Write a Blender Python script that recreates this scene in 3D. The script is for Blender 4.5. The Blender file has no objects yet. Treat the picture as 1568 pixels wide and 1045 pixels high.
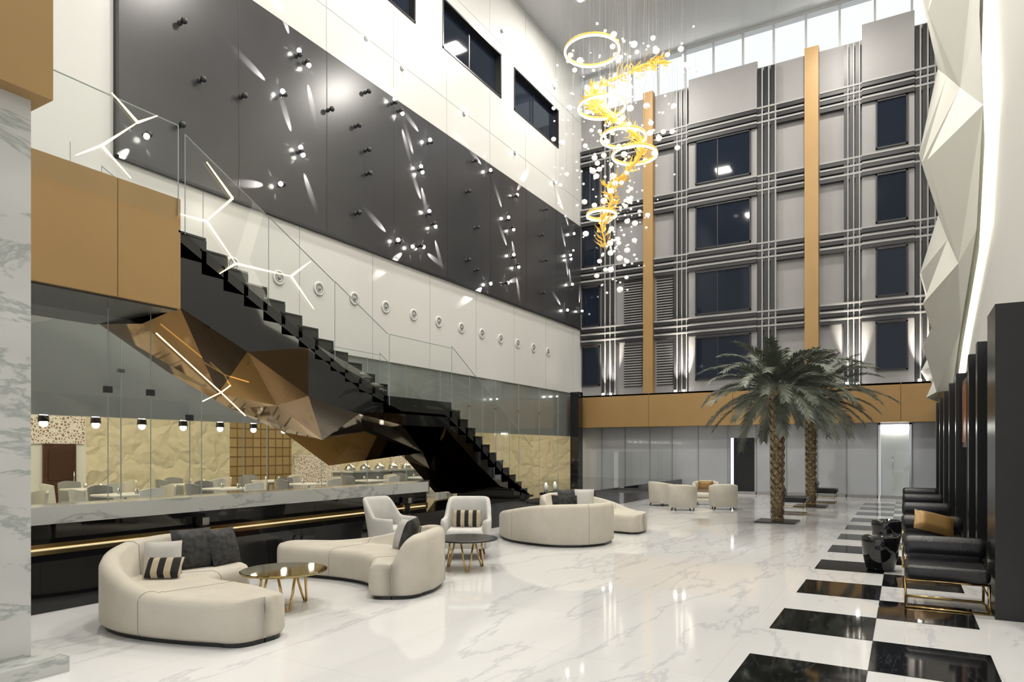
import bpy, math, random
from mathutils import Vector, Matrix
random.seed(7)
C=bpy.context.scene.collection
pi=math.pi
# ---------------------------------------------------------------- materials
def mat(name,col,rough=.5,metal=0.,emi=None,es=0.,coat=0.,spec=.5):
    m=bpy.data.materials.new(name); m.use_nodes=True
    b=m.node_tree.nodes['Principled BSDF']
    b.inputs['Base Color'].default_value=(*col,1); b.inputs['Roughness'].default_value=rough
    b.inputs['Metallic'].default_value=metal; b.inputs['Coat Weight'].default_value=coat
    b.inputs['Specular IOR Level'].default_value=spec
    if emi: b.inputs['Emission Color'].default_value=(*emi,1); b.inputs['Emission Strength'].default_value=es
    return m
def nodes(m): return m.node_tree.nodes, m.node_tree.links, m.node_tree.nodes['Principled BSDF']
def noisy(m,c1,c2,scale=4,detail=4,bump=0.,bscale=None,stretch=None):
    n,l,b=nodes(m)
    tc=n.new('ShaderNodeTexCoord'); mp=n.new('ShaderNodeMapping'); l.new(tc.outputs['Object'],mp.inputs[0])
    if stretch: mp.inputs['Scale'].default_value=stretch
    t=n.new('ShaderNodeTexNoise'); t.inputs['Scale'].default_value=scale; t.inputs['Detail'].default_value=detail
    l.new(mp.outputs[0],t.inputs['Vector'])
    r=n.new('ShaderNodeValToRGB'); r.color_ramp.elements[0].color=(*c1,1); r.color_ramp.elements[1].color=(*c2,1)
    r.color_ramp.elements[0].position=.3; r.color_ramp.elements[1].position=.7
    l.new(t.outputs['Fac'],r.inputs[0]); l.new(r.outputs[0],b.inputs['Base Color'])
    if bump:
        t2=n.new('ShaderNodeTexNoise'); t2.inputs['Scale'].default_value=bscale or scale*10
        l.new(mp.outputs[0],t2.inputs['Vector'])
        bp=n.new('ShaderNodeBump'); bp.inputs['Strength'].default_value=bump; bp.inputs['Distance'].default_value=.02
        l.new(t2.outputs['Fac'],bp.inputs['Height']); l.new(bp.outputs[0],b.inputs['Normal'])
    return m
def marble(name,base,vein,scale,rough,width=.035,tile=None,rot=.6,dist=1.2,stretch=.45,cloud=.86):
    m=mat(name,base,rough,coat=.0); n,l,b=nodes(m)
    tc=n.new('ShaderNodeTexCoord'); mp=n.new('ShaderNodeMapping'); l.new(tc.outputs['Object'],mp.inputs[0])
    mp.inputs['Rotation'].default_value=(rot*.5 if not tile else 0,rot*.3 if not tile else 0,rot); mp.inputs['Scale'].default_value=(1,stretch,1)
    nz=n.new('ShaderNodeTexNoise'); nz.inputs['Scale'].default_value=scale; nz.inputs['Detail'].default_value=9; nz.inputs['Roughness'].default_value=.62
    nz.inputs['Distortion'].default_value=dist
    l.new(mp.outputs[0],nz.inputs['Vector'])
    s=n.new('ShaderNodeMath'); s.operation='SUBTRACT'; s.inputs[1].default_value=.5; l.new(nz.outputs['Fac'],s.inputs[0])
    a=n.new('ShaderNodeMath'); a.operation='ABSOLUTE'; l.new(s.outputs[0],a.inputs[0])
    r=n.new('ShaderNodeValToRGB'); r.color_ramp.elements[0].color=(*vein,1); r.color_ramp.elements[0].position=0
    r.color_ramp.elements[1].color=(*base,1); r.color_ramp.elements[1].position=width
    l.new(a.outputs[0],r.inputs[0])
    n2=n.new('ShaderNodeTexNoise'); n2.inputs['Scale'].default_value=scale*.9; n2.inputs['Detail'].default_value=6; l.new(mp.outputs[0],n2.inputs['Vector'])
    r2=n.new('ShaderNodeValToRGB'); r2.color_ramp.elements[0].position=.35; r2.color_ramp.elements[1].position=.65
    r2.color_ramp.elements[0].color=(cloud,cloud,cloud,1); r2.color_ramp.elements[1].color=(1,1,1,1)
    l.new(n2.outputs['Fac'],r2.inputs[0])
    mx=n.new('ShaderNodeMix'); mx.data_type='RGBA'; mx.blend_type='MULTIPLY'; mx.inputs[0].default_value=1
    l.new(r.outputs[0],mx.inputs[6]); l.new(r2.outputs[0],mx.inputs[7])
    out=mx.outputs[2]
    if tile:
        bk=n.new('ShaderNodeTexBrick'); l.new(tc.outputs['Object'],bk.inputs['Vector']); bk.offset=0
        bk.inputs['Scale'].default_value=1; bk.inputs['Brick Width'].default_value=tile[0]; bk.inputs['Row Height'].default_value=tile[1]
        bk.inputs['Mortar Size'].default_value=.002; bk.inputs['Color1'].default_value=(1,1,1,1); bk.inputs['Color2'].default_value=(.96,.96,.96,1)
        bk.inputs['Mortar'].default_value=(.8,.8,.8,1)
        m3=n.new('ShaderNodeMix'); m3.data_type='RGBA'; m3.blend_type='MULTIPLY'; m3.inputs[0].default_value=1
        l.new(out,m3.inputs[6]); l.new(bk.outputs[0],m3.inputs[7]); out=m3.outputs[2]
    l.new(out,b.inputs['Base Color']); return m
def thin_glass(name,tint=(.95,.97,.96),f0=.035,k=.85):
    m=bpy.data.materials.new(name); m.use_nodes=True; n=m.node_tree.nodes; l=m.node_tree.links; n.clear()
    o=n.new('ShaderNodeOutputMaterial'); t=n.new('ShaderNodeBsdfTransparent'); t.inputs[0].default_value=(*tint,1)
    g=n.new('ShaderNodeBsdfGlossy'); g.inputs['Roughness'].default_value=.01
    lw=n.new('ShaderNodeLayerWeight'); lw.inputs[0].default_value=.5
    p=n.new('ShaderNodeMath'); p.operation='POWER'; p.inputs[1].default_value=5; l.new(lw.outputs['Facing'],p.inputs[0])
    q=n.new('ShaderNodeMath'); q.operation='MULTIPLY_ADD'; q.inputs[1].default_value=k; q.inputs[2].default_value=f0; l.new(p.outputs[0],q.inputs[0])
    x=n.new('ShaderNodeMixShader'); l.new(q.outputs[0],x.inputs[0]); l.new(t.outputs[0],x.inputs[1]); l.new(g.outputs[0],x.inputs[2])
    l.new(x.outputs[0],o.inputs[0]); return m
M={}
M['floor']=marble('white_marble_floor',(.83,.83,.825),(.66,.67,.69),1.0,.06,.018,tile=(1.2,1.2),rot=.95,dist=.3,stretch=.25,cloud=.91)
M['marble']=marble('white_marble_clad',(.62,.63,.61),(.38,.41,.39),1.9,.14,.026,rot=.9,dist=.5,stretch=.35)
M['black']=mat('black_granite',(.006,.006,.007),.04,coat=.3)
M['blackm']=marble('black_marble_tile',(.008,.008,.009),(.05,.05,.05),2.5,.05,.01)
M['white']=mat('white_paint',(.68,.68,.655),.45)
M['whitegloss']=mat('white_panel',(.66,.66,.64),.2)
M['ceil']=mat('ceiling_white',(.52,.53,.55),.22)
M['seam']=mat('seam_gray',(.36,.36,.36),.6)
M['dark']=noisy(mat('dark_gray_panel',(.045,.045,.048),.22),(.040,.040,.043),(.048,.048,.052),.5)
M['darkseam']=mat('dark_seam',(.012,.012,.012),.5)
M['fac']=noisy(mat('facade_gray',(.25,.25,.26),.42),(.26,.255,.26),(.29,.285,.285),.8)
M['facd']=mat('facade_rib_dark',(.018,.018,.020),.35)
M['facl']=mat('facade_rib_light',(.31,.31,.31),.4)
M['ochre']=noisy(mat('ochre_metal_panel',(.36,.20,.055),.4,.15),(.36,.222,.084),(.39,.242,.094),1.2)
M['win']=mat('dark_window_glass',(.010,.015,.026),.04,spec=.22)
M['gold']=mat('brushed_gold',(.70,.50,.22),.18,1.)
M['tabletop']=mat('dark_gold_mirror',(.42,.34,.16),.06,1.)
M['vine']=mat('amber_gold_leaf',(.90,.60,.14),.25,.6,emi=(1,.62,.10),es=.25)
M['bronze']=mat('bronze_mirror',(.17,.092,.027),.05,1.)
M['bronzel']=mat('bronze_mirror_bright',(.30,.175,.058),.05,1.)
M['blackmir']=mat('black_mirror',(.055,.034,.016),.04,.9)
M['steel']=mat('steel',(.55,.55,.55),.2,1.)
M['nozz']=mat('nozzle_gray',(.28,.28,.28),.3)
M['glass']=thin_glass('clear_glass')
M['edge']=mat('glass_edge',(.30,.36,.34),.2)
M['frost']=mat('frosted_glass_panel',(.46,.48,.51),.12,coat=.5)
M['grayp']=mat('gray_lacquer',(.24,.25,.24),.12,coat=.3)
M['led']=mat('reflection_glow',(1,.9,.6),.5,emi=(1,.80,.38),es=2.6)  # emission for tubes that mimic lights reflected in stair glass and soffit
M['leds']=mat('led_warm_dim',(1,.9,.6),.5,emi=(1,.80,.45),es=.55)
M['ledw']=mat('led_ring',(1,1,1),.5,emi=(1,.90,.62),es=4)
M['led2']=mat('led_strip_white',(1,1,1),.5,emi=(1,.96,.78),es=2.4)
M['bulb']=mat('bulb',(1,1,1),.5,emi=(1,.96,.88),es=20)
M['bubble']=mat('crystal_bubble',(.9,.9,.9),.04,emi=(1,.98,.93),es=.4,coat=1)
M['cream']=noisy(mat('cream_velvet',(.60,.555,.47),.8),(.55,.51,.43),(.63,.585,.50),3,4,.15,60)
M['wfab']=noisy(mat('white_fabric',(.66,.65,.62),.75),(.58,.57,.54),(.66,.65,.62),5,4,.1,80)
M['blk']=mat('black_base',(.008,.008,.008),.25)
M['leather']=noisy(mat('black_leather',(.013,.013,.014),.32),(.010,.010,.011),(.018,.018,.02),6,4,.15,60)
M['pilb']=noisy(mat('black_patterned_cushion',(.02,.02,.02),.7),(.006,.006,.007),(.06,.06,.06),16,6)
M['pilw']=mat('white_cushion',(.52,.51,.48),.8)
M['pils']=mat('striped_cushion',(.6,.6,.6),.8)
n,l,b=nodes(M['pils']); tc=n.new('ShaderNodeTexCoord'); w=n.new('ShaderNodeTexWave'); w.inputs['Scale'].default_value=2.6
r=n.new('ShaderNodeValToRGB'); r.color_ramp.interpolation='CONSTANT'; r.color_ramp.elements[0].color=(.01,.01,.01,1); r.color_ramp.elements[1].position=.5; r.color_ramp.elements[1].color=(.5,.43,.30,1)
l.new(tc.outputs['Object'],w.inputs[0]); l.new(w.outputs[0],r.inputs[0]); l.new(r.outputs[0],b.inputs[0])
M['pilg']=mat('gold_cushion',(.26,.15,.045),.4,.3)
M['trunk']=noisy(mat('palm_bark',(.16,.11,.06),.9),(.09,.06,.035),(.40,.30,.17),14,5,.5,40)
M['leaf']=noisy(mat('palm_leaf',(.09,.10,.07),.45),(.05,.065,.045),(.20,.22,.17),2.2)
M['wood']=noisy(mat('brown_door',(.08,.035,.02),.3),(.05,.022,.012),(.08,.035,.02),6)
M['goldgrid']=mat('gold_lattice_wall',(.45,.33,.16),.4,.2)
n,l,b=nodes(M['goldgrid']); tc=n.new('ShaderNodeTexCoord'); bk=n.new('ShaderNodeTexBrick'); bk.offset=0
mp=n.new('ShaderNodeMapping'); mp.inputs['Rotation'].default_value=(0,pi/2,pi/2)
l.new(tc.outputs['Object'],mp.inputs[0]); l.new(mp.outputs[0],bk.inputs[0])
for k,v in (('Scale',1),('Brick Width',.28),('Row Height',.28),('Mortar Size',.02)): bk.inputs[k].default_value=v
bk.inputs['Color1'].default_value=(.42,.31,.15,1); bk.inputs['Color2'].default_value=(.34,.24,.11,1); bk.inputs['Mortar'].default_value=(.16,.10,.04,1)
l.new(bk.outputs[0],b.inputs[0])
M['wavew']=mat('sculpted_cream_wall',(.62,.56,.41),.6)
n,l,b=nodes(M['wavew']); tc=n.new('ShaderNodeTexCoord'); v=n.new('ShaderNodeTexVoronoi'); v.inputs['Scale'].default_value=2.2; v.feature='DISTANCE_TO_EDGE'
nz=n.new('ShaderNodeTexNoise'); nz.inputs['Scale'].default_value=1.5; mx=n.new('ShaderNodeMix'); mx.data_type='VECTOR'; mx.inputs[0].default_value=.5
l.new(tc.outputs['Object'],nz.inputs[0]); l.new(tc.outputs['Object'],mx.inputs[4]); l.new(nz.outputs['Color'],mx.inputs[5]); l.new(mx.outputs[1],v.inputs[0])
bp=n.new('ShaderNodeBump'); bp.inputs['Strength'].default_value=.9; bp.inputs['Distance'].default_value=.3; l.new(v.outputs['Distance'],bp.inputs['Height']); l.new(bp.outputs[0],b.inputs['Normal'])
M['lattice']=mat('white_lattice_screen',(.6,.58,.55),.5)
n,l,b=nodes(M['lattice']); tc=n.new('ShaderNodeTexCoord'); v=n.new('ShaderNodeTexVoronoi'); v.inputs['Scale'].default_value=15; v.feature='DISTANCE_TO_EDGE'
r=n.new('ShaderNodeValToRGB'); r.color_ramp.interpolation='CONSTANT'; r.color_ramp.elements[0].color=(.75,.72,.68,1); r.color_ramp.elements[1].position=.17; r.color_ramp.elements[1].color=(.30,.19,.14,1)
l.new(tc.outputs['Object'],v.inputs[0]); l.new(v.outputs['Distance'],r.inputs[0]); l.new(r.outputs[0],b.inputs[0])
M['facet']=mat('white_facet_panel',(.70,.70,.64),.5)
M['art']=noisy(mat('framed_art',(.2,.05,.03),.3),(.10,.03,.02),(.35,.12,.06),2)
M['walnut']=mat('dark_bronze_frame',(.10,.05,.03),.3,.5)
M['walnut2']=mat('sofa_piping',(.38,.35,.29),.8)
# ---------------------------------------------------------------- mesh builder
class MB:
    def __init__(s): s.v=[];s.f=[];s.m=[];s.sm=[];s.ml=[]
    def mi(s,k):
        if k not in s.ml: s.ml.append(k)
        return s.ml.index(k)
    def face(s,idx,k,sm=False): s.f.append(idx);s.m.append(s.mi(k));s.sm.append(sm)
    def add(s,vs,fs,k,sm=False):
        o=len(s.v); s.v+= [tuple(p) for p in vs]
        for f in fs: s.face([o+i for i in f],k,sm)
    def box(s,x0,y0,z0,x1,y1,z1,k,T=None):
        vs=[Vector(p) for p in ((x0,y0,z0),(x1,y0,z0),(x1,y1,z0),(x0,y1,z0),(x0,y0,z1),(x1,y0,z1),(x1,y1,z1),(x0,y1,z1))]
        if T: vs=[T@p for p in vs]
        s.add(vs,[(0,3,2,1),(4,5,6,7),(0,1,5,4),(1,2,6,5),(2,3,7,6),(3,0,4,7)],k)
    def rbox(s,x0,y0,z0,x1,y1,z1,r,k,T=None,n=3):
        def ring(ins,z):
            R=max(r-ins,.001) if ins<r else .001
            out=[]
            for cx,cy,a0 in ((x1-r,y1-r,0),(x0+r,y1-r,pi/2),(x0+r,y0+r,pi),(x1-r,y0+r,1.5*pi)):
                for i in range(n+1):
                    a=a0+pi/2*i/n; out.append(Vector((cx+R*math.cos(a),cy+R*math.sin(a),z)))
            return out
        rings=[]
        for i in range(n+1):
            a=pi/2*i/n; rings.append(ring(r*(1-math.sin(a)),z0+r*(1-math.cos(a))))
        for i in range(n+1):
            a=pi/2*i/n; rings.append(ring(r*(1-math.cos(a)),z1-r*(1-math.sin(a))))
        N=len(rings[0]); vs=[p for R in rings for p in R]
        if T: vs=[T@p for p in vs]
        fs=[]
        for j in range(len(rings)-1):
            for i in range(N): fs.append((j*N+i,j*N+(i+1)%N,(j+1)*N+(i+1)%N,(j+1)*N+i))
        fs.append(tuple(range(N))[::-1]); fs.append(tuple((len(rings)-1)*N+i for i in range(N)))
        s.add(vs,fs,k,True)
    def lathe(s,prof,c,k,n=24,sm=True,T=None,cap=True):
        vs=[]
        for r,z in prof:
            for i in range(n):
                a=2*pi*i/n; vs.append(Vector((c[0]+r*math.cos(a),c[1]+r*math.sin(a),c[2]+z)))
        if T: vs=[T@p for p in vs]
        fs=[]
        for j in range(len(prof)-1):
            for i in range(n): fs.append((j*n+i,j*n+(i+1)%n,(j+1)*n+(i+1)%n,(j+1)*n+i))
        if cap: fs.append(tuple(range(n))[::-1]); fs.append(tuple((len(prof)-1)*n+i for i in range(n)))
        s.add(vs,fs,k,sm)
    def tube(s,pts,rad,k,n=8,closed=False):
        pts=[Vector(p) for p in pts]; m=len(pts); vs=[]
        for i,p in enumerate(pts):
            if closed: t=(pts[(i+1)%m]-pts[i-1])
            else: t=pts[min(i+1,m-1)]-pts[max(i-1,0)]
            t.normalize(); up=Vector((0,0,1)) if abs(t.z)<.95 else Vector((1,0,0))
            a=t.cross(up).normalized(); b2=t.cross(a).normalized()
            rr=rad[i] if isinstance(rad,(list,tuple)) else rad
            for j in range(n):
                q=2*pi*j/n; vs.append(p+a*math.cos(q)*rr+b2*math.sin(q)*rr)
        fs=[]
        for i in range(m if closed else m-1):
            i2=(i+1)%m
            for j in range(n): fs.append((i*n+j,i*n+(j+1)%n,i2*n+(j+1)%n,i2*n+j))
        if not closed: fs.append(tuple(range(n))[::-1]); fs.append(tuple((m-1)*n+j for j in range(n)))
        s.add(vs,fs,k,True)
    def ball(s,c,r,k,n=8,m=6,sq=1):
        prof=[(max(r*math.sin(pi*i/m),r*.02),-r*sq*math.cos(pi*i/m)) for i in range(m+1)]
        s.lathe(prof,c,k,n)
    def pillow(s,w,h,t,T,k):
        N=8; vs=[];
        for sg in (1,-1):
            for i in range(N+1):
                for j in range(N+1):
                    u=-1+2*i/N; v=-1+2*j/N
                    th=t/2*math.sqrt(max((1-u**4)*(1-v**4),0))
                    pin=1-.07*(1-abs(u*v))*(abs(u)+abs(v))/2
                    vs.append(T@Vector((u*w/2*pin,sg*th,v*h/2*pin)))
        fs=[];Q=(N+1)**2
        for sg in (0,1):
            for i in range(N):
                for j in range(N):
                    a=sg*Q+i*(N+1)+j; q=(a,a+1,a+N+2,a+N+1); fs.append(q if sg else q[::-1])
        s.add(vs,fs,k,True)
    def obj(s,name,origin=(0,0,0),parent=None):
        me=bpy.data.meshes.new(name); o=Vector(origin)
        me.from_pydata([tuple(Vector(p)-o) for p in s.v],[],s.f)
        for k in s.ml: me.materials.append(M[k])
        me.polygons.foreach_set('material_index',s.m); me.polygons.foreach_set('use_smooth',s.sm); me.update()
        ob=bpy.data.objects.new(name,me); C.objects.link(ob); ob.location=o
        if parent: ob.parent=parent; ob.location=o-parent.location
        return ob
def RZ(x,y,z,a): return Matrix.Translation((x,y,z))@Matrix.Rotation(a,4,'Z')
def one(name,*a):
    m=MB(); m.box(*a); return m.obj(name)
# ---------------------------------------------------------------- dimensions
XL=-11.45; XR=1.3; YB=25.4; ZC=16.9; XK=-17.
one('floor',XK-.3,-7,-.2,XR+.5,27.5,0,'floor')
m=MB()
for k in range(-6,21):
    y0=5.53+.88*k; y1=y0+.88
    if k%2: m.box(-1.05,y0,.0,-.23,y1,.004,'blackm')
    else: m.box(-.23,y0,.0,.58,y1,.004,'blackm')
m.obj('floor_checker_inlay')
one('ceiling',XL-.3,-7,ZC,XR+.5,26,ZC+.3,'ceil')
# left upper wall
m=MB()
wins=[(11.0,14.5),(15.75,19.0),(19.85,23.25)]
m.box(XL-.3,-7,3.87,XL,YB,13.15,'whitegloss'); m.box(XL-.3,-7,14.6,XL,YB,ZC,'whitegloss')
for a,b_ in ((-7,11.0),(14.5,15.75),(19.0,19.85),(23.25,YB)): m.box(XL-.3,a,13.15,XL,b_,14.6,'whitegloss')
m.obj('wall_left')
for i,(a,b_) in enumerate(wins):
    m=MB(); m.box(XL-.22,a,13.15,XL-.18,b_,14.6,'win')
    for y in (a,b_-.05): m.box(XL-.2,y,13.15,XL+.02,y+.05,14.6,'facd')
    m.box(XL-.2,a,13.15,XL+.02,b_,13.2,'facd'); m.box(XL-.2,a,14.55,XL+.02,b_,14.6,'facd'); m.box(XL-.19,(a+b_)/2-.02,13.15,XL-.16,(a+b_)/2+.02,14.6,'facd')
    m.obj('window_%d'%(i+1))
m=MB()
m.box(XL,-7,11.75,XL+.004,YB,11.762,'seam')
m.box(XL,-7,14.95,XL+.004,YB,14.962,'seam')
for i in range(14):
    y=-6+2.35*i
    m.box(XL,y,3.87,XL+.004,y+.012,6.5,'seam')
    m.box(XL,y+.8,10.7,XL+.004,y+.812,13.1,'seam') ; m.box(XL,y+.8,14.62,XL+.004,y+.812,ZC,'seam')
m.obj('trim_left')
m=MB(); m.box(XL,6.48,6.55,XL+.06,YB-.2,10.7,'dark')
for i in range(1,9):
    y=6.48+2.35*i+.02
    m.box(XL+.06,y,6.55,XL+.063,y+.015,10.7,'darkseam')
m.box(XL,6.43,6.5,XL+.08,YB-.2,6.55,'darkseam'); m.box(XL,6.43,6.5,XL+.08,6.48,10.7,'darkseam')
m.obj('wall_feature_panel')
# wall studs
XP=XL+.06
m=MB(); spots=[]
def stud(y,z,lit,dirs=()):
    T=Matrix.Translation((XP,y,z))@Matrix.Rotation(pi/2,4,'Y')
    m.lathe([(.045,0),(.045,.02),(.028,.03),(.028,.10),(.055,.11),(.06,.14),(.045,.17),(.02,.18)],(0,0,0),'facd',14,T=T)
    if lit:
        for d in dirs:
            L=math.hypot(*d); dy,dz=d[0]/L,d[1]/L
            m.ball((XP+.14,y+dy*.075,z+dz*.075),.05,'bulb',8,6)
            spots.append((y+dy*.13,z+dz*.13,dy,dz))
lit=[(9.89,9.09),(10.3,10.13),(10.52,10.09),(6.93,7.05),(10.34,8.06),(9.84,7.18),(13.46,10.51),(13.69,10.4),(14.97,10.09),(14.54,9.18),(18.11,10.39),(19.68,10.13),(14.91,8.09),(15.12,7.88),(19.2,9.2),(19.46,9.02),(13.62,6.98),(14.2,7.04),(14.54,7.12),(19.55,8.06),(19.81,7.86),(18.11,6.88),(19.04,7.07),(24.3,10.08),(23.95,9.14),(24.12,8.03),(23.71,6.98),(25.0,7.14)]
dd=[[(-1,.35)],[(-.5,1)],[(.3,-1)],[(-.8,-1)],[(-.4,.9),(.5,-1)],[(-1,-.3)],[(-.6,.8)],[(.5,-1)],[(-1,.4)],[(-.5,.9),(.4,-1)],[(-1,.3)],[(.7,.8)],[(-.6,.9)],[(.5,-1)],[(-.6,.8)],[(.4,-1)],[(-.9,.4)],[(-.6,-.5)],[(.9,-.2)],[(-.7,.8)],[(.3,-1)],[(-.8,-.5)],[(.8,.3)],[(-.6,.7)],[(-.5,.9),(.3,-1)],[(-.3,.9)],[(-.8,.4)],[(.1,1)]]
for p,d in zip(lit,dd): stud(*p,True,d)
for p in [(7.59,9.37),(7.98,8.5),(12.47,10.34),(12.13,9.37),(11.24,9.37),(12.47,8.92),(12.51,8.36),(12.13,7.28),(17.22,10.41),(16.86,9.36),(21.91,10.38),(17.33,8.41),(16.86,7.3),(17.33,7.11),(21.7,7.29),(7.56,7.48),(8.89,8.61),(21.91,8.52),(7.56,10.3),(21.6,9.36)]: stud(*p,False)
ob=m.obj('wall_spotlight_cluster',(XP,15,9))
def spot(name,loc,dirv,power,size,col=(1,.95,.86),blend=.6,rad=.01):
    L=bpy.data.lights.new(name,'SPOT'); L.energy=power; L.spot_size=math.radians(size); L.spot_blend=blend; L.shadow_soft_size=rad; L.color=col
    o=bpy.data.objects.new(name,L); C.objects.link(o); o.location=loc; o.rotation_euler=Vector(dirv).to_track_quat('-Z','Y').to_euler(); return o
for i,(y,z,dy,dz) in enumerate(spots):
    # every accent lamp throws one long grazing beam and two short crossing ones (star pattern)
    spot('wall_spot_light',(XP+.12,y,z),(-.24,dy,dz),620,17,blend=.6)
    for sg in (1,-1):
        a=sg*1.25; d2=(dy*math.cos(a)-dz*math.sin(a),dy*math.sin(a)+dz*math.cos(a))
        spot('wall_spot_light',(XP+.10,y-dy*.04,z-dz*.04),(-.40,*d2),90,13,blend=.6)
# round nozzles
m=MB()
for i in range(13):
    y=8.75+1.135*i
    T=Matrix.Translation((XL,y,5.25))@Matrix.Rotation(pi/2,4,'Y')
    m.lathe([(.16,0),(.16,.025),(.115,.035),(.11,.02)],(0,0,0),'white',24,T=T)
    m.lathe([(.11,.012),(.11,.018),(.085,.035),(.08,.015),(.05,.015),(.045,.04),(.02,.05)],(0,0,0),'nozz',20,T=T)
m.obj('air_nozzle_row',(XL,15,5.25))
m=MB()
for y,z in [(12.56,11.71),(13.93,11.66),(16.83,11.7),(19.04,15.38),(22.86,15.33),(22.86,11.7),(19.9,11.7),(9.6,11.7)]:
    T=Matrix.Translation((XL,y,z))@Matrix.Rotation(pi/2,4,'Y')
    m.lathe([(.06,0),(.06,.06),(.045,.08)],(0,0,0),'steel',14,T=T); m.ball((XL+.09,y,z),.05,'bulb')
m.obj('wall_washer_fixture',(XL,15,12))
# ---------------------------------------------------------------- back facade
one('wall_back',XL-.3,YB,3.76,XR+.5,YB+.4,15.3,'fac')
m=MB()
for x0,x1,zt in ((-7.0,-4.55,15.5),(-1.22,.28,15.75)): m.box(x0,YB-.14,3.76,x1,YB,zt,'fac')
segs=[(-11.4,-8.75),(-8.33,-3.0),(-2.5,1.28)]
for zc in (6.2,8.63,11.03,13.45):
    for dz in (-.26,0,.26):
        for a,b_,yy in [(a,b_,0) for a,b_ in segs]+[(-7.0,-4.55,.11),(-1.22,.28,.11)]:
            m.box(a,YB-.18-yy*.6,zc+dz-.085,b_,YB-yy*.9,zc+dz+.04,'facd'); m.box(a,YB-.20-yy*.6,zc+dz+.04,b_,YB-yy*.9,zc+dz+.10,'facl')
for a,b_ in ((-10.5,-9.86),(-7.56,-7.02),(-4.53,-3.86),(-1.76,-1.24),(.30,.90)):
    w=(b_-a)/3
    for i in range(3):
        m.box(a+i*w,YB-.17,3.76,a+i*w+w*.62,YB,15.2,'facd'); m.box(a+i*w+w*.62,YB-.19,3.76,a+i*w+w*.82,YB,15.2,'facl')
m.obj('facade_rib_grid',(-5,YB,8))
m=MB()
for a,b_ in ((-8.73,-8.35),(-2.97,-2.53)): m.box(a,YB-.28,3.76,b_,YB,15.4,'ochre')
m.obj('trim_pilasters')
nw=4
for k in range(4):
    for a,b_,y in ((-11.4,-10.62,YB-.02),(-6.74,-4.75,YB-.16),(-.82,.10,YB-.16)):
        z0=4.2+2.43*k; z1=z0+1.6
        m=MB(); m.box(a,y-.01,z0,b_,y+.015,z1,'win')
        for q in (a,b_-.05): m.box(q,y-.05,z0,q+.05,y,z1,'facd')
        m.box(a,y-.05,z0,b_,y,z0+.05,'facd'); m.box(a,y-.05,z1-.05,b_,y,z1,'facd')
        if b_-a>1.5: m.box((a+b_)/2-.2,y-.03,z0,(a+b_)/2-.17,y,z1,'facd')
        m.obj('window_%d'%nw); nw+=1
m=MB()
for z0 in (4.1,6.6):
    for a,b_ in ((-9.6,-8.85),(-8.27,-7.62)):
        m.box(a,YB-.03,z0,b_,YB,z0+1.65,'facd')
        for i in range(16): 
            z=z0+.03+i*.1; m.add([(a,YB-.03,z+.07),(b_,YB-.03,z+.07),(b_,YB-.10,z),(a,YB-.10,z)],[(0,1,2,3)],'fac')
m.obj('louvre_vent',(-8.5,YB,6))
# clerestory
m=MB()
xs=[XL+i*1.06 for i in range(13)]
for x in xs: m.box(x-.035,YB+.1,15.3,x+.035,YB+.2,ZC,'ceil')
m.box(XL,YB+.08,15.3,XR,YB+.22,15.36,'ceil'); m.box(XL,YB+.08,ZC-.12,XR,YB+.22,ZC,'ceil')
m.box(XL,YB+.14,15.3,XR,YB+.145,ZC,'glass')
m.obj('window_clerestory')
m=MB(); xs=[XL+.02,-8.4,-5.3,-2.4,-.1,XR]
for i in range(5): m.box(xs[i]+.006,24.8,2.5,xs[i+1]-.006,25.4,3.76,'ochre')
m.box(XL,24.82,2.52,XR,25.5,3.74,'darkseam'); m.box(XL,24.8,3.7,XR,25.5,3.765,'fac')
m.obj('trim_band_back')
m=MB()
for x in (-10.18,-7.27,-1.49,.58):
    for dx in (-.16,.16):
        m.lathe([(.05,0),(.05,.08),(.04,.09)],(x+dx,25.0,3.765),'bulb',12)
        spot('facade_uplight',(x+dx,24.98,3.9),(0,.20,1),1700,34,(1,.91,.76),blend=1,rad=.04)
m.obj('uplight_fixture',(-4,25,3.765))
# lower back wall
m=MB(); Y2=25.5
m.box(XL-.3,Y2,0,-5.56,Y2+.2,2.52,'frost'); m.box(-4.68,Y2,0,-.75,Y2+.2,2.52,'frost'); m.box(.2,Y2,0,XR+.5,Y2+.2,2.52,'frost'); m.box(-5.56,Y2,2.05,-4.68,Y2+.2,2.52,'frost')
m.box(-5.6,Y2+.9,0,-4.6,Y2+1,2.1,'darkseam')
for x in (-10.6,-9.6,-8.58,-7.7,-6.7,-5.62,-4.62,-3.6,-2.6,-1.7,-.78,.22,1.0): m.box(x-.015,Y2-.03,0,x+.015,Y2,2.52,'facl')
m.box(XL,Y2-.03,0,XR,Y2,.1,'facl')
m.obj('wall_back_lower')
m=MB()
m.box(-.7,Y2+.6,0,.15,Y2+.7,2.5,'white'); m.box(-.75,Y2-.06,0,-.69,Y2,2.5,'steel'); m.box(.13,Y2-.06,0,.2,Y2,2.5,'steel'); m.box(-.75,Y2-.06,2.44,.2,Y2,2.5,'steel')
m.box(-.68,Y2,0.01,-.28,Y2+.005,2.42,'glass'); m.box(-.27,Y2,0.01,.12,Y2+.005,2.42,'glass'); m.tube([(-.33,Y2-.05,.8),(-.33,Y2-.05,1.4)],.012,'steel')
m.box(-.69,Y2+.5,2.3,.13,Y2+.6,2.38,'bulb')
m.obj('door_1')
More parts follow.
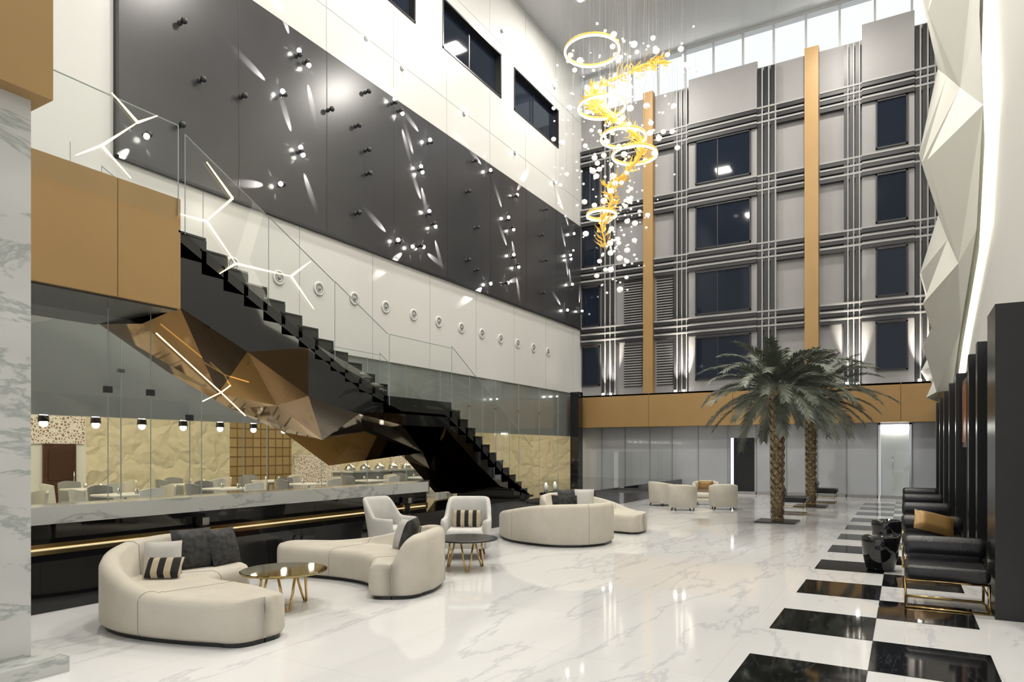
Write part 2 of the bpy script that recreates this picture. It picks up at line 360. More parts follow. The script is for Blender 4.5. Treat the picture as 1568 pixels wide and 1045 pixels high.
# ---------------------------------------------------------------- right wall
one('wall_right',XR,-7,0,XR+.4,YB,ZC,'white')
m=MB(); m.box(.95,8.4,0,XR,YB+.08,2.98,'darkseam'); m.box(.74,7.8,0,XR+.0,8.5,2.98,'blk')
for i,y in enumerate((10.4,11.7,14.5,16.6,18.8,21,23.2)):
    m.box(.80,y,0,.95,y+.22,2.98,'blk'); m.box(.90,y+.3,0,.95,y+.42,2.98,'facl' if i>2 else 'walnut')
m.obj('wall_right_dado')
for y0,y1 in ((12.1,13.0),(13.25,14.2)):
    m=MB(); m.box(.88,y0,1.65,.95,y1,2.8,'walnut'); m.box(.87,y0+.08,1.73,.885,y1-.08,2.72,'art'); m.obj('framed_artwork',(.9,(y0+y1)/2,2.2))
edge=[(21.5,3.2),(18.4,4.3),(14.4,5.5),(13.3,7.2),(13.9,9.0),(13.1,11.0),(13.7,13.6),(13.2,ZC-.02)]
rel=[ [1.10,.75,.55,.95],[1.10,.42,.95,.45],[1.10,.95,.40,.90],[1.10,.40,.95,.42],[1.10,.98,.38,.92],[1.10,.42,.95,.40],[1.10,.95,.36,.90],[1.10,.50,.90,.45] ]
frac=[0,.22,.58,1.]
vs=[]
rnd=random.Random(3)
for j,(ye,ze) in enumerate(edge):
    for i in range(4):
        t=frac[i]; y=ye+(25.1-ye)*t
        if 0<i<3: y+=rnd.uniform(-.5,.5)+(.6 if j%2 else -.4)
        z=ze if j>2 else ze+(3.1+j*1.0-ze)*t
        if 0<i<3 and 2<j<7: z+=rnd.uniform(-.4,.4)
        vs.append((rel[j][i],y,z))
m=MB(); fs=[]
for j in range(len(edge)-1):
    for i in range(3):
        a=j*4+i; b_=a+1; c_=a+4; d_=c_+1
        if (i+j)%2==0: fs+= [(a,b_,c_),(b_,d_,c_)]
        else: fs+= [(a,b_,d_),(a,d_,c_)]
m.add(vs,fs,'facet')
fp=m.obj('faceted_wall_sculpture',(1,18,8))
# LED ribbon on the wall, running behind and just past the sculpture's edge
m=MB(); rb=[(y+1.6,y-.34,z) for y,z in edge[:-1]]+[(14.8,12.86,ZC-.15)]
vs=[]
for ya,yb,z in rb: vs+=[(XR-.005,ya,z),(XR-.005,yb,z-.04),(XR-.04,ya,z),(XR-.04,yb,z-.04)]
fs=[]
for j in range(len(rb)-1):
    o=j*4; fs+=[(o+2,o+3,o+7,o+6),(o,o+2,o+6,o+4),(o+1,o+5,o+7,o+3),(o,o+4,o+5,o+1)]
m.add(vs,fs,'led2'); m.obj('led_strip',(1.2,14,8))
# ---------------------------------------------------------------- marble column
m=MB(); m.box(-6.3,1.55,0,-5.44,2.47,4.2,'marble')
m.box(-6.45,1.4,0,-5.22,2.62,.11,'marble')
m.box(-6.45,1.4,4.12,-5.3,2.55,ZC,'ochre')
m.obj('marble_column',(-5.9,2,0))
# ---------------------------------------------------------------- landing slab & fascia
m=MB(); m.box(XL,-7,3.5,-7.86,5.13,4.45,'white'); m.obj('floor_mezzanine')
m=MB()
ys=[-7,-4,-1.5,1.0,4.42,5.2]
for i in range(5): m.box(-7.85,ys[i]+.004,3.36,-7.78,ys[i+1]-.004,4.72,'ochre')
m.box(-9.7,5.14,3.36,-7.85,5.2,4.4,'ochre')
m.box(-9.7,-7,3.34,-7.85,5.2,3.5,'dark')
m.obj('trim_fascia_mezzanine')
# ---------------------------------------------------------------- staircase
XN,XF=-7.8,-9.6
m=MB()
def steps(y0,z0,y1,z1,n):
    h=(z0-z1)/n; t=(y1-y0)/n
    for i in range(n):
        ya=y0+t*i; zt=z0-h*(i+1)
        m.box(XF,ya-.02,zt-.30,XN,ya+t+.05,zt,'blk')
        m.box(XF-.02,ya-.03,zt,XN+.02,ya+t+.03,zt+.025,'black')
steps(5.2,4.45,9.06,2.55+.17,12)
m.box(XF,9.0,2.25,XN,11.05,2.55,'blk')
steps(11.0,2.55,14.4,.5,12)
st=[ # y, top, near bottom, mid x, mid z, far bottom
 (5.2,4.2,3.38,-8.6,3.25,3.34),
 (6.2,3.70,2.95,-8.9,2.45,2.78),
 (7.3,3.15,2.42,-8.5,2.30,2.28),
 (8.4,2.62,2.20,-9.0,1.78,1.92),
 (9.5,2.30,2.05,-8.7,1.95,1.30),
 (10.8,2.30,2.05,-8.6,1.55,1.95),
 (11.9,1.75,1.35,-9.0,1.20,1.35),
 (12.9,1.15,.80,-8.5,.70,.60),
 (14.3,.54,.51,-8.7,.51,.51)]
def P(i,k):
    y,t,nb,mx_,mz,fb=st[i]
    return {'tn':(XN,y,t),'tf':(XF,y,t),'nb':(XN,y,nb),'m':(mx_,y+(.35 if i%2 else -.0),mz),'fb':(XF,y,fb)}[k]
for i in range(len(st)-1):
    q=lambda a,b_,c_,k: m.add([a,b_,c_],[(0,1,2)],k)
    q(P(i,'tn'),P(i,'nb'),P(i+1,'tn'),'black'); q(P(i,'nb'),P(i+1,'nb'),P(i+1,'tn'),'blackmir' if i%2 else 'black')
    m.add([P(i,'tf'),P(i,'fb'),P(i+1,'fb'),P(i+1,'tf')],[(0,1,2,3)],'blackmir')
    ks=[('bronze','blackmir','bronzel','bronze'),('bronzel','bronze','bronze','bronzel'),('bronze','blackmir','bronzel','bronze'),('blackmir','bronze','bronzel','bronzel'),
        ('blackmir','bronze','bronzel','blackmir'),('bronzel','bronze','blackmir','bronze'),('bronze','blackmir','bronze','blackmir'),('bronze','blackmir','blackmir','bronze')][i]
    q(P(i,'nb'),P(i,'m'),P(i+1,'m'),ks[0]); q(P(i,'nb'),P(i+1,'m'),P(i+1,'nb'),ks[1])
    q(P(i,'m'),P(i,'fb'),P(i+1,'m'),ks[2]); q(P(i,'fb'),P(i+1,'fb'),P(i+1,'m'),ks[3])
def gl(x,pts,kx='glass'):
    (ya,za),(yb,zb),h=pts
    m.add([(x,ya,za-.2),(x,yb,zb-.2),(x,yb,zb+h),(x,ya,za+h)],[(0,1,2,3)],kx)
    m.box(x-.004,ya-.004,za-.2,x+.004,ya+.004,za+h,'edge')
    m.add([(x-.006,ya,za+h),(x+.006,ya,za+h),(x+.006,yb,zb+h),(x-.006,yb,zb+h),(x-.006,ya,za+h-.01),(x+.006,ya,za+h-.01),(x+.006,yb,zb+h-.01),(x-.006,yb,zb+h-.01)],[(0,1,2,3),(4,7,6,5),(0,4,5,1),(1,5,6,2),(2,6,7,3),(3,7,4,0)],'edge')
for x in (XN+.03,XF-.03):
    for i in range(3):
        f0,f1=i/3,(i+1)/3
        gl(x,((5.25+3.85*f0,4.50-1.92*f0),(5.25+3.85*f1-.02,4.50-1.92*f1),1.05))
        gl(x,((11.0+3.4*f0,2.62-2.0*f0),(11.0+3.4*f1-.02,2.62-2.0*f1),1.05))
    gl(x,((9.12,2.58),(10.98,2.58),1.05))
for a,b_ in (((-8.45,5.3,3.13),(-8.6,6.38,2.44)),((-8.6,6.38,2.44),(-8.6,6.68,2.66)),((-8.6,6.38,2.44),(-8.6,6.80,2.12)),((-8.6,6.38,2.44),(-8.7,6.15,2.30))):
    m.tube([a,b_],.009,'led',6)  # glowing tubes standing in for reflections in the soffit
stair=m.obj('staircase',(-8.7,9.5,.5))
m=MB()
for a,b_ in ((-6,-3),(-3,0),(0,2.6),(2.6,5.16)): 
    m.add([(-7.766,a+.01,4.45),(-7.766,b_-.01,4.45),(-7.766,b_-.01,5.62),(-7.766,a+.01,5.62)],[(0,1,2,3)],'glass'); m.box(-7.772,a+.01,5.612,-7.760,b_-.01,5.622,'edge'); m.box(-7.772,b_-.008,4.5,-7.760,b_,5.62,'edge')
gbal=m.obj('glass_balustrade',(-7.77,0,4.5))
m=MB(); X=-7.74  # branching glow tubes modelled in place of ceiling lights reflected in the glass
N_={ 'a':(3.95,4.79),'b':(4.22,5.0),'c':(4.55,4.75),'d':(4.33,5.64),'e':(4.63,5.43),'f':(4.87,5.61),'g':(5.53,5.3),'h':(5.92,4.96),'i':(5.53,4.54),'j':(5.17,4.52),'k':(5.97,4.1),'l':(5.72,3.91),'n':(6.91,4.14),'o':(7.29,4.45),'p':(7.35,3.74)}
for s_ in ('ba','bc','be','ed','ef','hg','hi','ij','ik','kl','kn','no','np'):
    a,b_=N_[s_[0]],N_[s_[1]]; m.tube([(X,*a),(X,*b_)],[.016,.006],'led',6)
m.obj('reflected_branch_glow',(X,5.5,4.7),gbal)
# ---------------------------------------------------------------- black base, platform, ledge
m=MB()
m.box(-8.25,-7,0,-7.3,10.9,.5,'black'); m.box(-11.3,10.9,0,-7.3,25.4,.5,'black')
m.box(-8.25,-7,.5,-8.21,10.8,.56,'gold'); m.box(-8.6,-7,0,-8.24,10.8,.78,'black')
for y in (5.7,10.0): m.box(-8.2,y,.60,-8.06,y+.1,.70,'steel'); m.box(-8.16,y+.02,.50,-8.08,y+.08,.60,'facd')
m.obj('black_granite_plinth',(-8,5,0))
m=MB(); m.box(-8.62,-7,.78,-8.16,10.75,.975,'marble'); m.add([(-8.62,10.75,.78),(-8.16,10.75,.78),(-8.62,11.4,.78),(-8.62,10.75,.975),(-8.16,10.75,.975),(-8.62,11.4,.975)],[(0,2,1),(3,4,5),(1,2,5,4),(0,1,4,3),(0,3,5,2)],'marble')
m.obj('marble_ledge',(-8.4,3,.78))
m=MB(); m.box(-8.2,-7,.50,-8.185,10.7,.510,'leds'); m.obj('led_strip_plinth',(-8.2,3,.5))
m=MB()
for a,b_,zt in ((-2.5,.6,3.34),(.6,2.6,3.34),(2.6,4.66,3.34),(4.66,5.2,3.34),(5.2,5.75,2.3),(5.75,6.6,2.1)):
    m.add([(-8.4,a+.01,.975),(-8.4,b_-.01,.975),(-8.4,b_-.01,zt),(-8.4,a+.01,zt)],[(0,1,2,3)],'glass'); m.box(-8.408,b_-.006,.975,-8.396,b_,zt,'edge')
    if zt>3 or a==5.2: m.box(-8.43,b_-.05,min(zt-.3,2.3),-8.38,b_+.04,min(zt-.3,2.3)+.08,'facd')
m.obj('glass_screen',(-8.4,2,.975))
m=MB()
for i in range(18):
    y=-1+1.5*i; z0=0.0 if y<10.5 else .5; zt=2.14 if y<11 else 3.87
    m.add([(XL+.1,y+.01,z0),(XL+.1,y+1.49,z0),(XL+.1,y+1.49,zt),(XL+.1,y+.01,zt)],[(0,1,2,3)],'glass'); m.box(XL+.095,y-.006,z0,XL+.11,y+.006,3.87,'edge')
    m.box(XL+.07,y-.05,2.9,XL+.13,y+.05,2.96,'steel')
m.obj('window_restaurant')
one('gray_reflection_band',XL-.25,-7,2.15,XL-.05,25.4,3.87,'grayp')  # gray sheet standing in for a reflection in the restaurant glass
m=MB(); m.box(-11.3,24.0,.5,-10.95,24.4,3.87,'black'); m.obj('black_pillar',(-11.1,24.2,.5))
m=MB()
for y in (17.5,19.3,21.1,22.9): m.add([(-7.42,y+.01,.5),(-7.42,y+1.78,.5),(-7.42,y+1.78,1.55),(-7.42,y+.01,1.55)],[(0,1,2,3)],'glass'); m.box(-7.424,y-.006,.5,-7.416,y+.006,1.55,'edge')
m.obj('glass_railing',(-7.42,20,.5))
for y in (15.2,15.7):
    m=MB(); m.box(-7.95,y-.12,.5,-7.71,y+.12,.53,'facd'); m.lathe([(.10,.03),(.10,.42)],(-7.83,y,.5),'glass',20,cap=False); m.lathe([(.05,.03),(.05,.22)],(-7.83,y,.5),'white',16); m.ball((-7.83,y,.75),.025,'bulb'); m.obj('candle_lantern',(-7.83,y,.5))
# ---------------------------------------------------------------- restaurant
one('ceiling_restaurant',XK,-7,3.9,XL-.25,27,4.1,'white')
m=MB()
m.box(XK-.2,-7,0,XK,8.9,4,'white'); m.box(XK-.2,8.9,0,XK,12.9,4,'wavew'); m.box(XK-.2,12.9,0,XK,15.2,4,'goldgrid'); m.box(XK-.2,15.2,0,XK,27,4,'wavew')
m.obj('wall_restaurant_side')
one('wall_restaurant_rear',XK,25.5,0,XL-.3,25.7,4,'wavew')
m=MB(); m.box(XK,6.9,1.75,XK+.05,8.85,2.6,'lattice'); m.box(XK,15.3,0.3,XK+.05,17.3,1.45,'lattice'); m.box(XK,20,0.3,XK+.05,23.3,1.45,'lattice'); m.obj('lattice_screen',(XK,12,1.5))
m=MB(); m.box(XK,7.95,0,XK+.06,8.65,1.74,'wood'); m.box(XK+.06,8.05,.15,XK+.075,8.55,.8,'walnut'); m.box(XK+.06,8.05,.9,XK+.075,8.55,1.6,'walnut'); m.tube([(XK+.1,8.58,.8),(XK+.1,8.58,1.1)],.015,'steel'); m.obj('door_2')
m=MB(); m.box(-14.6,14.6,0,-13.8,18.6,.95,'grayp'); m.box(-14.7,14.5,.95,-13.7,18.7,1.0,'marble')
for i in range(6): m.lathe([(.16,0),(.17,.03),(.13,.12),(.04,.17),(.02,.2)],(-14.2,14.9+.65*i,1.0),'steel',16)
m.obj('buffet_counter',(-14.2,16.6,0))
for i in range(12):
    y=6.1+.88*i; m=MB()
    m.tube([(-13,y,3.9),(-13,y,2.35)],.006,'blk',6); m.lathe([(.03,.30),(.06,.28),(.085,.05),(.09,0)],(-13,y,2.1),'blk',16,cap=False); m.ball((-13,y,2.07),.065,'bulb',10,8)
    m.obj('pendant_lamp',(-13,y,2.3))
def dchair(x,y,a,k_='wfab'):
    T=RZ(x,y,0,a); m=MB()
    m.rbox(-.23,-.23,.40,.23,.23,.48,.03,k_,T)
    N=7; vs=[]
    for k in range(N+1):
        q=-.5+k/N; cx=q*.46; cy=.22-.10*(abs(q)*2)**2
        for yy in (0,.04):
            for z in (.44,.92-.04*(abs(q)*2)**2): vs.append(T@Vector((cx,cy+yy+(.05 if z>.6 else 0),z)))
    fs=[]
    for k in range(N):
        o=k*4; fs+=[(o,o+4,o+5,o+1),(o+2,o+3,o+7,o+6),(o+1,o+5,o+7,o+3),(o,o+2,o+6,o+4)]
    fs+=[(0,1,3,2),(N*4,N*4+2,N*4+3,N*4+1)]
    m.add(vs,fs,k_,False)
    for sx in (-1,1):
        for sy in (-1,1): m.tube([T@Vector((sx*.19,sy*.19,.42)),T@Vector((sx*.21,sy*.22,0))],[.018,.012],'walnut',6)
    m.obj('dining_chair',(x,y,0))
def dtable(x,y):
    m=MB(); m.rbox(x-.42,y-.42,.74,x+.42,y+.42,.78,.015,'wfab'); m.lathe([(.25,0),(.25,.02),(.04,.04),(.035,.72),(.12,.74)],(x,y,0),'steel',16); 
    for dx,dy in ((-.2,.0),(.2,.1)): m.lathe([(.03,0),(.035,.02),(.03,.10)],(x+dx,y+dy,.78),'steel',10)
    m.obj('dining_table',(x,y,0))
for tx,ty in ((-12.6,5.0),(-12.6,7.3),(-12.7,9.6),(-12.7,11.9),(-15.0,5.6),(-15.1,8.0),(-15,10.4),(-14.9,12.6),(-12.7,14.1),(-12.8,16.4),(-12.8,18.7)):
    dtable(tx,ty); dchair(tx,ty-.66,pi,'nozz' if ty>9 else 'wfab'); dchair(tx,ty+.66,0,'cream')
    dchair(tx-.66,ty,pi/2,'nozz'); dchair(tx+.66,ty,-pi/2)
# ---------------------------------------------------------------- furniture
def crom(P_,n):
    out=[];L=len(P_)
    for i in range(n+1):
        t=i/n*(L-1); k=min(int(t),L-2); u=t-k
        p0=P_[max(k-1,0)];p1=P_[k];p2=P_[k+1];p3=P_[min(k+2,L-1)]
        out.append(tuple(.5*((2*b_)+(-a+c_)*u+(2*a-5*b_+4*c_-d_)*u*u+(-a+3*b_-3*c_+d_)*u**3) for a,b_,c_,d_ in zip(p0,p1,p2,p3)))
    return out
def sofa(name,outer,inner,H,hs=.38,fab='cream',pillows=()):
    n=44
    O=[Vector((*p,0)) for p in crom(outer,n)]; I=[Vector((*p,0)) for p in crom(inner,n)]; HH=[h[0] for h in crom([(h,) for h in H],n)]
    def ext(o,i_,t,h):
        W=(i_-o).length; c_=(o+i_)/2; R=W*.32; res=[]
        for k in range(1,8):
            a=pi/2*k/7; s_=(max(math.cos(a),.0))**.6*.98+.02
            cc=c_+t*R*math.sin(a); res.append((cc+(o-c_)*s_,cc+(i_-c_)*s_,hs+(h-hs)*math.cos(a)**.5 if h>hs+.02 else h,s_))
        return res
    t0=((O[0]+I[0])-(O[1]+I[1])).normalized(); t1=((O[-1]+I[-1])-(O[-2]+I[-2])).normalized()
    secs=ext(O[0],I[0],t0,HH[0])[::-1]+[(O[i],I[i],HH[i],1) for i in range(n+1)]+ext(O[-1],I[-1],t1,HH[-1])
    zb=.04; tb=.17; vs=[];K=0
    vp=[]
    for o,i_,h,s_ in secs:
        W=(i_-o).length; d=(i_-o)/W if W>1e-6 else Vector((1,0,0)); h=max(h,hs+.004); q=min(1,W/.6)
        e=min(h-hs,.03)
        prof=[(.03*q,zb),(0,zb+.03),(0,h-.07),(.02*q,h-.025),(.06*q,h-.004),(.09*q,h),((tb-.04)*q,h-.006),((tb)*q,max(h-.035,hs)),((tb+.02)*q,hs+e*.3),((tb+.05)*q,hs),(W-.08*q,hs),(W-.03*q,hs-.02),(W-.005*q,hs-.06),(W,hs-.1),(W,zb+.03),(W-.03*q,zb)]
        K=len(prof); vs+=[o+d*a+Vector((0,0,z)) for a,z in prof]
        vp.append((o+d*.05*q,i_-d*.05*q))
    m=MB(); fs=[];S=len(secs)
    for j in range(S-1):
        for k in range(K): fs.append((j*K+k,j*K+(k+1)%K,(j+1)*K+(k+1)%K,(j+1)*K+k))
    fs.append(tuple(range(K))); fs.append(tuple((S-1)*K+k for k in range(K))[::-1])
    m.add(vs,fs,fab,True)
    vv=[];ff=[]
    for a,b_ in vp: vv+=[Vector((a.x,a.y,0)),Vector((b_.x,b_.y,0)),Vector((b_.x,b_.y,zb+.01)),Vector((a.x,a.y,zb+.01))]
    for j in range(S-1):
        for k in range(4): ff.append((j*4+k,j*4+(k+1)%4,(j+1)*4+(k+1)%4,(j+1)*4+k))
    m.add(vv,ff,'blk')
    for fr in (.34,.68):
        j=int(S*fr); sec=vs[j*K:(j+1)*K]
        m.tube(sec,.005,'walnut2',5,closed=True)
    cx=sum(v.x for v in vs)/len(vs); cy=sum(v.y for v in vs)/len(vs)
    ob=m.obj(name,(cx,cy,0))
    for i,(w,h,t,x,y,z,rz,tilt,k) in enumerate(pillows):
        mm=MB(); mm.pillow(w,h,t,Matrix.Identity(4),k); p=mm.obj('cushion_%d'%(i+1)); p.parent=ob; p.location=(x-cx,y-cy,z); p.rotation_euler=(tilt,0,rz)
    return ob
hs=.38; R_=math.radians
sofa('curved_sofa',
 [(-4.80,3.50),(-5.1,3.40),(-5.5,3.31),(-5.9,3.29),(-6.25,3.38),(-6.52,3.65),(-6.66,4.05),(-6.70,4.45)],
 [(-4.78,4.12),(-5.05,4.18),(-5.35,4.2),(-5.65,4.2),(-5.85,4.25),(-5.97,4.40),(-6.02,4.6),(-6.04,4.75)],
 [hs,hs,hs+.02,.5,.62,.70,.73,.73],hs,
 pillows=[(.42,.42,.15,-6.38,4.40,.58,R_(80),-.25,'pilb'),(.34,.34,.13,-6.30,4.02,.54,R_(55),-.4,'pilw'),(.34,.22,.12,-6.10,3.90,.48,R_(35),-.6,'pils'),(.40,.40,.14,-6.32,4.72,.57,R_(100),-.3,'pilb')])
sofa('curved_sofa',
 [(-7.0,6.62),(-6.6,6.78),(-6.1,6.90),(-5.6,6.95),(-5.15,6.88),(-4.76,6.6),(-4.57,6.2),(-4.54,5.95)],
 [(-6.85,6.0),(-6.5,6.02),(-6.15,6.06),(-5.8,6.06),(-5.5,6.0),(-5.28,5.86),(-5.16,5.74),(-5.06,5.62)],
 [hs,hs+.01,.45,.56,.66,.70,.70,.68],hs,
 pillows=[(.44,.44,.16,-4.98,6.2,.60,R_(-60),-.3,'pilb'),(.38,.38,.14,-5.12,6.42,.57,R_(-40),-.3,'pils'),(.38,.38,.14,-5.32,6.55,.56,R_(-15),-.35,'pilw')])
sofa('curved_sofa',
 [(-6.65,11.0),(-6.35,10.5),(-5.9,10.12),(-5.4,9.95),(-4.95,9.93),(-4.55,10.15),(-4.34,10.55),(-4.36,11.0)],
 [(-6.05,11.3),(-5.85,11.05),(-5.6,10.88),(-5.4,10.82),(-5.2,10.82),(-5.08,10.9),(-5.02,11.0),(-5.02,11.15)],
 [.42,.5,.58,.66,.70,.71,.71,.70],hs,
 pillows=[(.46,.46,.16,-5.1,10.62,.60,R_(190),-.3,'pilb')])
sofa('curved_sofa',
 [(-4.62,13.1),(-4.95,13.3),(-5.3,13.4),(-5.75,13.35),(-6.15,13.05),(-6.4,12.6),(-6.4,12.2)],
 [(-4.62,12.2),(-4.9,12.25),(-5.12,12.4),(-5.35,12.45),(-5.55,12.4),(-5.7,12.25),(-5.72,12.05)],
 [hs,.42,.52,.62,.70,.72,.70],hs,
 pillows=[(.44,.44,.16,-5.75,12.85,.58,R_(25),-.3,'pilw'),(.44,.44,.16,-6.0,12.6,.58,R_(60),-.3,'pilb')])
def sgp(v,e): return math.copysign(abs(v)**e,v)
def armchair(name,x,y,a,R=.36,hb=.88,ha=.58,z0=.16,fab='wfab',leg=.16,pil=None,sq=.55,tall=True):
    T=RZ(x,y,0,a); m=MB(); n=36; vs=[]
    prof=lambda h:[(1,z0),(1.0,h-.05),(.97,h-.01),(.9,h),(.83,h-.02),(.80,h-.07),(.78,z0)]
    for i in range(n+1):
        q=-1+2*i/n; ang=pi/2+q*math.radians(130)
        if tall: bk=1/(1+math.exp((abs(q)-.47)*26))
        else: bk=max(0,math.cos(q*pi/2*1.15))
        h=ha+(hb-ha)*bk
        for f_,z in prof(h):
            lean=(.22*max(0,(z-z0))*bk if tall else .06*max(0,z-z0))
            cxx=R*f_*sgp(math.cos(ang),sq); cyy=R*f_*sgp(math.sin(ang),sq)
            vs.append(T@Vector((cxx*(1+.10*(z-z0)),cyy+lean,z)))
    K=7; fs=[]
    for j in range(n):
        for k in range(K): fs.append((j*K+k,(j+1)*K+k,(j+1)*K+(k+1)%K,j*K+(k+1)%K))
    fs.append(tuple(range(K))); fs.append(tuple(n*K+k for k in range(K))[::-1]); m.add(vs,fs,fab,True)
    m.rbox(-R*.80,-R*.95,z0,R*.80,R*.80,z0+.14,.05,fab,T); m.rbox(-R*.78,-R*.98,z0+.14,R*.78,R*.78,z0+.28,.06,fab,T)
    for sx in (-1,1):
        for sy in (-1,1): m.tube([T@Vector((sx*R*.6,sy*R*.6,z0+.02)),T@Vector((sx*R*.7,sy*R*.72,0))],[.022,.012],'walnut' if leg>.1 else 'blk',8)
    ob=m.obj(name,(x,y,0))
    if pil:
        mm=MB(); mm.pillow(.44,.26,.12,Matrix.Identity(4),pil); p=mm.obj('cushion_1'); p.parent=ob
        v=Matrix.Rotation(a,4,'Z')@Vector((0,.06,.57)); p.location=v; p.rotation_euler=(-.25,0,a)
    return ob
armchair('armchair',-5.68,8.42,R_(28),pil='pils')
armchair('armchair',-6.72,8.0,R_(85),R=.31)
for x,y,a in ((-5.12,17.9,185),(-4.25,18.7,200),(-6.05,19.1,150),(-5.05,20.0,10)):
    armchair('barrel_chair',x,y,R_(a),R=.36,hb=.70,ha=.62,z0=.08,fab='cream',leg=.05,pil='pilg' if y>19.5 else None,sq=.85,tall=False)
def ctable(x,y,R,z,top,a0):
    m=MB(); m.lathe([(R-.01,z-.025),(R,z-.02),(R,z-.005),(R-.01,z)],(x,y,0),top,48,sm=False)
    m.lathe([(R*.55,z-.04),(R*.55,z-.026)],(x,y,0),'gold',32)
    for i in range(3):
        a=a0+i*2*pi/3
        for da in (-.22,.22):
            p=(x+R*.5*math.cos(a+da*1.8),y+R*.5*math.sin(a+da*1.8),z-.03); q=(x+R*.62*math.cos(a+da*.35),y+R*.62*math.sin(a+da*.35),0.012)
            m.tube([p,((p[0]+q[0])/2-.0,(p[1]+q[1])/2,z*.42),q],.013,'gold',8)
        m.tube([(x+R*.62*math.cos(a-.09),y+R*.62*math.sin(a-.09),.012),(x+R*.62*math.cos(a+.09),y+R*.62*math.sin(a+.09),.012)],.012,'gold',6)
    m.obj('coffee_table',(x,y,0))
ctable(-5.50,4.82,.43,.38,'tabletop',-.6)
ctable(-5.12,7.58,.43,.42,'leather',-.9)
def lchair(x,y,a=0,pil=False):
    T=RZ(x,y,0,a); m=MB()
    m.rbox(-.36,-.36,.30,.36,.28,.44,.05,'leather',T)
    Tr=T@Matrix.Translation((0,.30,.56))@Matrix.Rotation(pi/2,4,'Y')
    m.lathe([(.02,-.37),(.09,-.365),(.115,-.33),(.12,-.3),(.12,.3),(.115,.33),(.09,.365),(.02,.37)],(0,0,0),'leather',20,T=Tr)
    m.rbox(-.34,.2,.38,.34,.32,.6,.04,'leather',T)
    for sx in (-.35,.35):
        pts=[(sx,-.30,.30),(sx,-.30,.013),(sx,.30,.013),(sx,.30,.44)]
        m.tube([T@Vector(p) for p in pts],.013,'gold',6)
        m.tube([T@Vector((sx,-.30,.17)),T@Vector((sx,.3,.17))],.009,'gold',6)
    for yy in (-.30,.30): m.tube([T@Vector((-.35,yy,.29)),T@Vector((.35,yy,.29))],.013,'gold',6); m.tube([T@Vector((-.35,yy,.013)),T@Vector((.35,yy,.013))],.013,'gold',6)
    ob=m.obj('leather_lounge_chair',(x,y,0))
    if pil:
        mm=MB(); mm.pillow(.50,.34,.16,Matrix.Identity(4),'pilg'); p=mm.obj('cushion_1'); p.parent=ob; p.location=(.02,.0,.60); p.rotation_euler=(-.75,.25,a+.2)
    return ob
lchair(.36,8.25); lchair(.33,10.9,0,True); lchair(.33,13.6); lchair(.33,16.3,0); lchair(.33,19.0)
lchair(-2.45,18.3,R_(90)); lchair(-2.1,22.6,R_(90))
for x,y in ((-.28,10.25),(-.25,12.6)):
    m=MB(); m.lathe([(.14,0),(.17,.03),(.21,.2),(.225,.38),(.22,.45),(.20,.46),(.19,.44),(.02,.43)],(x,y,0),'black',32); m.obj('round_side_table',(x,y,0))
# ---------------------------------------------------------------- palms
def palm(x,y,H,S,seed):
    R=random.Random(seed); m=MB()
    m.box(x-.42,y-.42,0,x+.42,y+.42,.03,'blk')
    prof=[]; n=int(H/.09)
    for i in range(n+1):
        z=.03+(H-.03)*i/n; r=.105+.03*(z/H)+.02*max(0,1-z/.25); prof+=[(r,z),(r+.018,z+.055)]
    m.lathe(prof,(x,y,0),'trunk',14,sm=False)
    for i in range(n):
        z=.1+(H-.1)*i/n
        for k in range(6):
            a=2*pi*(k+.5*(i%2))/6; r=.125+.03*z/H; c_=Vector((x+r*math.cos(a),y+r*math.sin(a),z)); t=Vector((-math.sin(a),math.cos(a),0)); o=Vector((math.cos(a),math.sin(a),0))
            m.add([c_-t*.06,c_+t*.06,c_+Vector((0,0,.10))+o*.04,c_-Vector((0,0,.05))],[(0,1,2),(0,3,1)],'trunk')
    top=Vector((x,y,H))
    m.ball((x,y,H+.03),.2,'trunk',12,8)
    nf=58
    for i in range(nf):
        u=i/(nf-1); az=i*2.39996+R.uniform(-.2,.2)
        e0=R_(-20+u*104+R.uniform(-7,7)); L=S*(1.17 -.08*abs(u-.5))*R.uniform(.84,1.14); droop=R_(44+10*(1-u)+R.uniform(-10,14)+ (30 if u>.4 else 0))
        hd=Vector((math.cos(az),math.sin(az),0)); sd=Vector((-math.sin(az),math.cos(az),0)); p=top+hd*.12+Vector((0,0,.05)); pts=[p.copy()];tg=[]
        NS=20
        for k in range(NS):
            t=(k+.5)/NS; e=e0-droop*t**1.3; d=hd*math.cos(e)+Vector((0,0,1))*math.sin(e); p=p+d*L/NS; pts.append(p.copy()); tg.append(d)
        m.tube(pts,[.018*(1-.8*k/NS)+.002 for k in range(NS+1)],'leaf',4)
        for k in range(3,NS):
            for sub in (0,.33,.67):
                t=(k+sub)/NS; pp=pts[k].lerp(pts[min(k+1,NS)],sub); d=tg[min(k,NS-1)]
                ll=S*.22*math.sin(pi*(.20+.70*t))**.7*R.uniform(.8,1.15)
                nrm=sd.cross(d).normalized()
                if nrm.z<0: nrm=-nrm
                for sg in (-1,1):
                    dr=(sd*sg*.66+d*.85+nrm*R.uniform(-.05,.25)).normalized()
                    w_=d*.018
                    mid=pp+dr*ll*.55; end=pp+dr*ll*1.0+Vector((0,0,-ll*.15))
                    m.add([pp-w_*.7,pp+w_*.7,mid+w_,mid-w_,end],[(0,1,2,3),(3,2,4)],'leaf')
    m.obj('palm_tree',(x,y,0))
palm(-2.45,16.0,2.85,1.44,1)
palm(-2.3,20.9,3.05,1.62,2)
